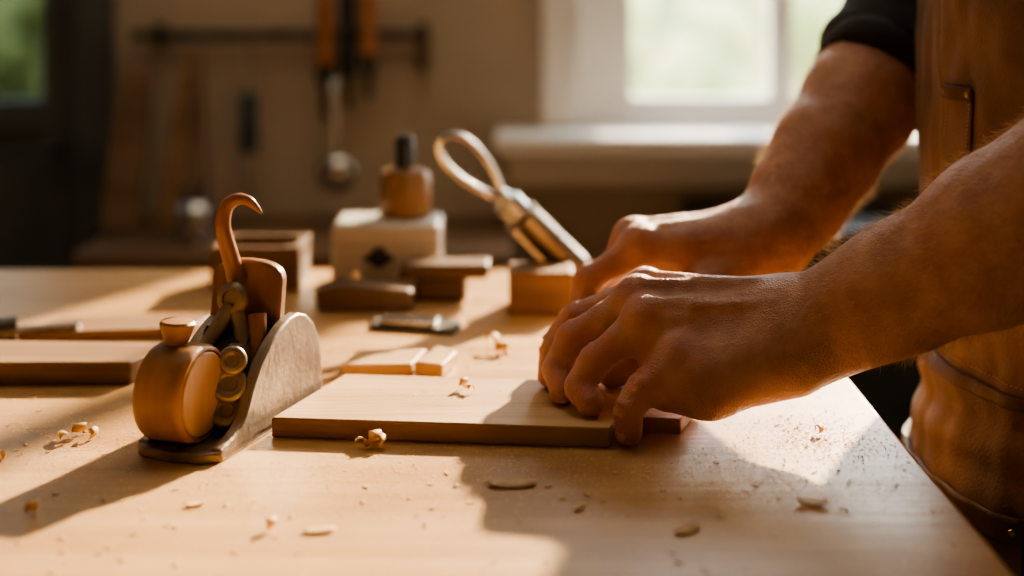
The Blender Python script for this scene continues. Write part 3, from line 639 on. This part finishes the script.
# ============================================================ shavings & sawdust
def curl(c,axd,r0,r1,turns,wd,n=40,lift=0):
    axd=nrm(axd); a=nrm(np.cross(axd,(0,0,1))); b=V(0,0,1); vs=[];fs=[]
    for i in range(n):
        t=i/(n-1); th=t*turns*2*math.pi-1.5; r=r0+(r1-r0)*t
        p=np.array(c)+V(0,0,r1)+a*math.cos(th)*r+b*math.sin(th)*r+axd*wd*.7*t
        w_=wd*(.3+.7*math.sin(math.pi*min(1,t*1.1+.05)))
        vs+= [p-axd*w_/2,p+axd*w_/2]
    for i in range(n-1): fs.append((2*i,2*i+1,2*i+3,2*i+2))
    v=np.array(vs); v[:,2]=np.maximum(v[:,2],c[2]+.0004); return v,fs
sh=[curl((-.038,1.030,.0142),(.9,.5,0),.0015,.0048,.9,.007),curl((-.033,1.024,.0142),(.6,-.6,0),.001,.0035,.8,.006),
 curl((-.096,.944,.0),(.8,.5,0),.003,.0062,.9,.010),curl((-.090,.940,.0),(.3,.8,0),.002,.005,.7,.009),curl((-.099,.940,.0),(-.6,.8,0),.002,.004,.7,.008),
 curl((-.017,1.19,0),(.4,.8,0),.003,.008,1.0,.010),curl((-.012,1.18,0),(.9,.2,0),.003,.006,1.1,.012),
 curl((-.302,.968,0),(.9,.3,0),.002,.005,.9,.009),curl((-.290,.960,0),(.4,.9,0),.003,.004,.8,.008),curl((-.308,.958,0),(.4,-.6,0),.002,.004,.8,.010),
 curl((-.285,.823,0),(.7,.6,0),.002,.005,.9,.008),
 curl((.211,.968,0),(.5,.6,0),.002,.004,.8,.007),curl((-.14,.80,0),(.5,.6,0),.002,.004,.9,.008),curl((-.34,.92,0),(.5,-.3,0),.002,.004,1,.008)]
def chip(c,l,w_,ang,cv=.002):
    vs=[];fs=[];ca,sa=math.cos(ang),math.sin(ang)
    for i in range(9):
        t=i/8*2-1; ww=w_*math.sqrt(max(.05,1-t*t*.9))*.5
        for s in (-1,0,1):
            x=t*l/2; y=s*ww; vs.append((c[0]+x*ca-y*sa,c[1]+x*sa+y*ca,c[2]+.0006+cv*(t*t)+ (cv*.4 if s else 0)))
    for i in range(8):
        for s in range(2): fs.append((i*3+s,(i+1)*3+s,(i+1)*3+s+1,i*3+s+1))
    return np.array(vs),fs
sh+=[chip((0.0,.874,0),.030,.016,.1,.0014),chip((.181,.842,0),.020,.011,-.3,.0015),chip((.10,.80,0),.018,.010,.7,.001),chip((-.11,.80,0),.018,.010,.2,.001),chip((.04,.835,0),.010,.006,1,.001),chip((-.19,.84,0),.012,.007,.4,.001)]
for i in range(460):
    x=rng.uniform(-.5,.255); y=rng.uniform(.6,1.35); s=rng.uniform(.0015,.0050)
    if i>400: x=rng.normal(.205,.02); y=rng.normal(.955,.03); s*=.6
    if (-.18<x<.16 and .93<y<1.09) or (-.27<x<-.12 and .90<y<1.10) or (x<-.26 and 1.07<y<1.17) or x>.258: continue
    sh.append(chip((x,y,0),s,s*.5,rng.uniform(0,3),.0004))
o=mk('wood_shavings',sh,'shav',fixn=False,ang=180); so=o.modifiers.new('s','SOLIDIFY'); so.thickness=.0003
vs=[];fs=[]
def dust(cx,cy,sx,sy,n,z=0,uni=False):
    for _ in range(n):
        if uni: x,y=rng.uniform(cx-sx,cx+sx),rng.uniform(cy-sy,cy+sy)
        else: x,y=rng.normal(cx,sx),rng.normal(cy,sy)
        if x>.262 or y<.45: continue
        if z==0 and ((-.166<x<.15 and .945<y<1.07) or (-.255<x<-.13 and .92<y<1.08)): continue
        if z>0 and not(-.12<x<.03 and .975<y<1.045): continue
        s=rng.uniform(.0002,.0009); th=rng.uniform(0,6.28); a=V(math.cos(th),math.sin(th),rng.uniform(-.15,.25))*s; b=V(-math.sin(th),math.cos(th),rng.uniform(-.15,.25))*s*.6
        p=V(x,y,z+.0004); k=len(vs); vs.extend([p-a-b,p+a-b,p+a+b,p-a+b]); fs.append((k,k+1,k+2,k+3))
dust(-.15,.9,.42,.45,9000,uni=True); dust(.210,.965,.02,.02,700); dust(.19,.93,.05,.07,1200); dust(.0,.93,.10,.05,1800); dust(-.30,.95,.08,.06,2500); dust(0,1.15,.12,.06,1200); dust(-.05,1.0,.06,.03,450,.0138); dust(.15,.88,.07,.05,700); dust(-.1,.88,.15,.04,2000)
mk('sawdust',[(np.array(vs),fs)],'dust',smooth=False,fixn=False)
# ============================================================ LIGHT & CAMERA
s=bpy.data.lights.new('sun','SUN'); s.energy=21; s.angle=math.radians(1.5); s.color=(1,.79,.53)
so=bpy.data.objects.new('sun',s); bpy.context.collection.objects.link(so); so.rotation_euler=Vector((-.5,-1,-.50)).to_track_quat('-Z','Y').to_euler(); so.location=(3,6,4)
w=bpy.data.worlds.new('sky'); bpy.context.scene.world=w; w.use_nodes=True; nt=w.node_tree; bg=nt.nodes['Background']
tc=nt.nodes.new('ShaderNodeTexCoord'); sx=nt.nodes.new('ShaderNodeSeparateXYZ'); r=nt.nodes.new('ShaderNodeValToRGB')
r.color_ramp.elements[0].color=(1,.92,.76,1); r.color_ramp.elements[0].position=0; r.color_ramp.elements[1].color=(.80,.86,1,1); r.color_ramp.elements[1].position=.8
nt.links.new(tc.outputs['Generated'],sx.inputs[0]); nt.links.new(sx.outputs['Z'],r.inputs[0]); nt.links.new(r.outputs[0],bg.inputs[0]); bg.inputs[1].default_value=9.0
l=bpy.data.lights.new('overhead_fill','AREA'); l.energy=7; l.size=1.2; l.color=(1,.88,.74); lo=bpy.data.objects.new('overhead_fill',l); bpy.context.collection.objects.link(lo); lo.location=(-.2,1.75,2.6)  # added soft warm fill from above, not a lamp belonging to the room
cam=bpy.data.cameras.new('camera'); co=bpy.data.objects.new('camera',cam); bpy.context.collection.objects.link(co)
co.location=(0,0,BZ+.3154); co.rotation_euler=(math.pi/2,0,0); cam.lens=1400/1024*36; cam.sensor_width=36; cam.shift_y=-308/1024
cam.dof.use_dof=True; cam.dof.focus_distance=.965; cam.dof.aperture_fstop=2.3; cam.clip_start=.01
bpy.context.scene.camera=co
bpy.context.scene.view_settings.view_transform='AgX'
bpy.context.scene.view_settings.exposure=.25
try: bpy.context.scene.view_settings.look='AgX - Medium High Contrast'
except Exception as e: print(e)
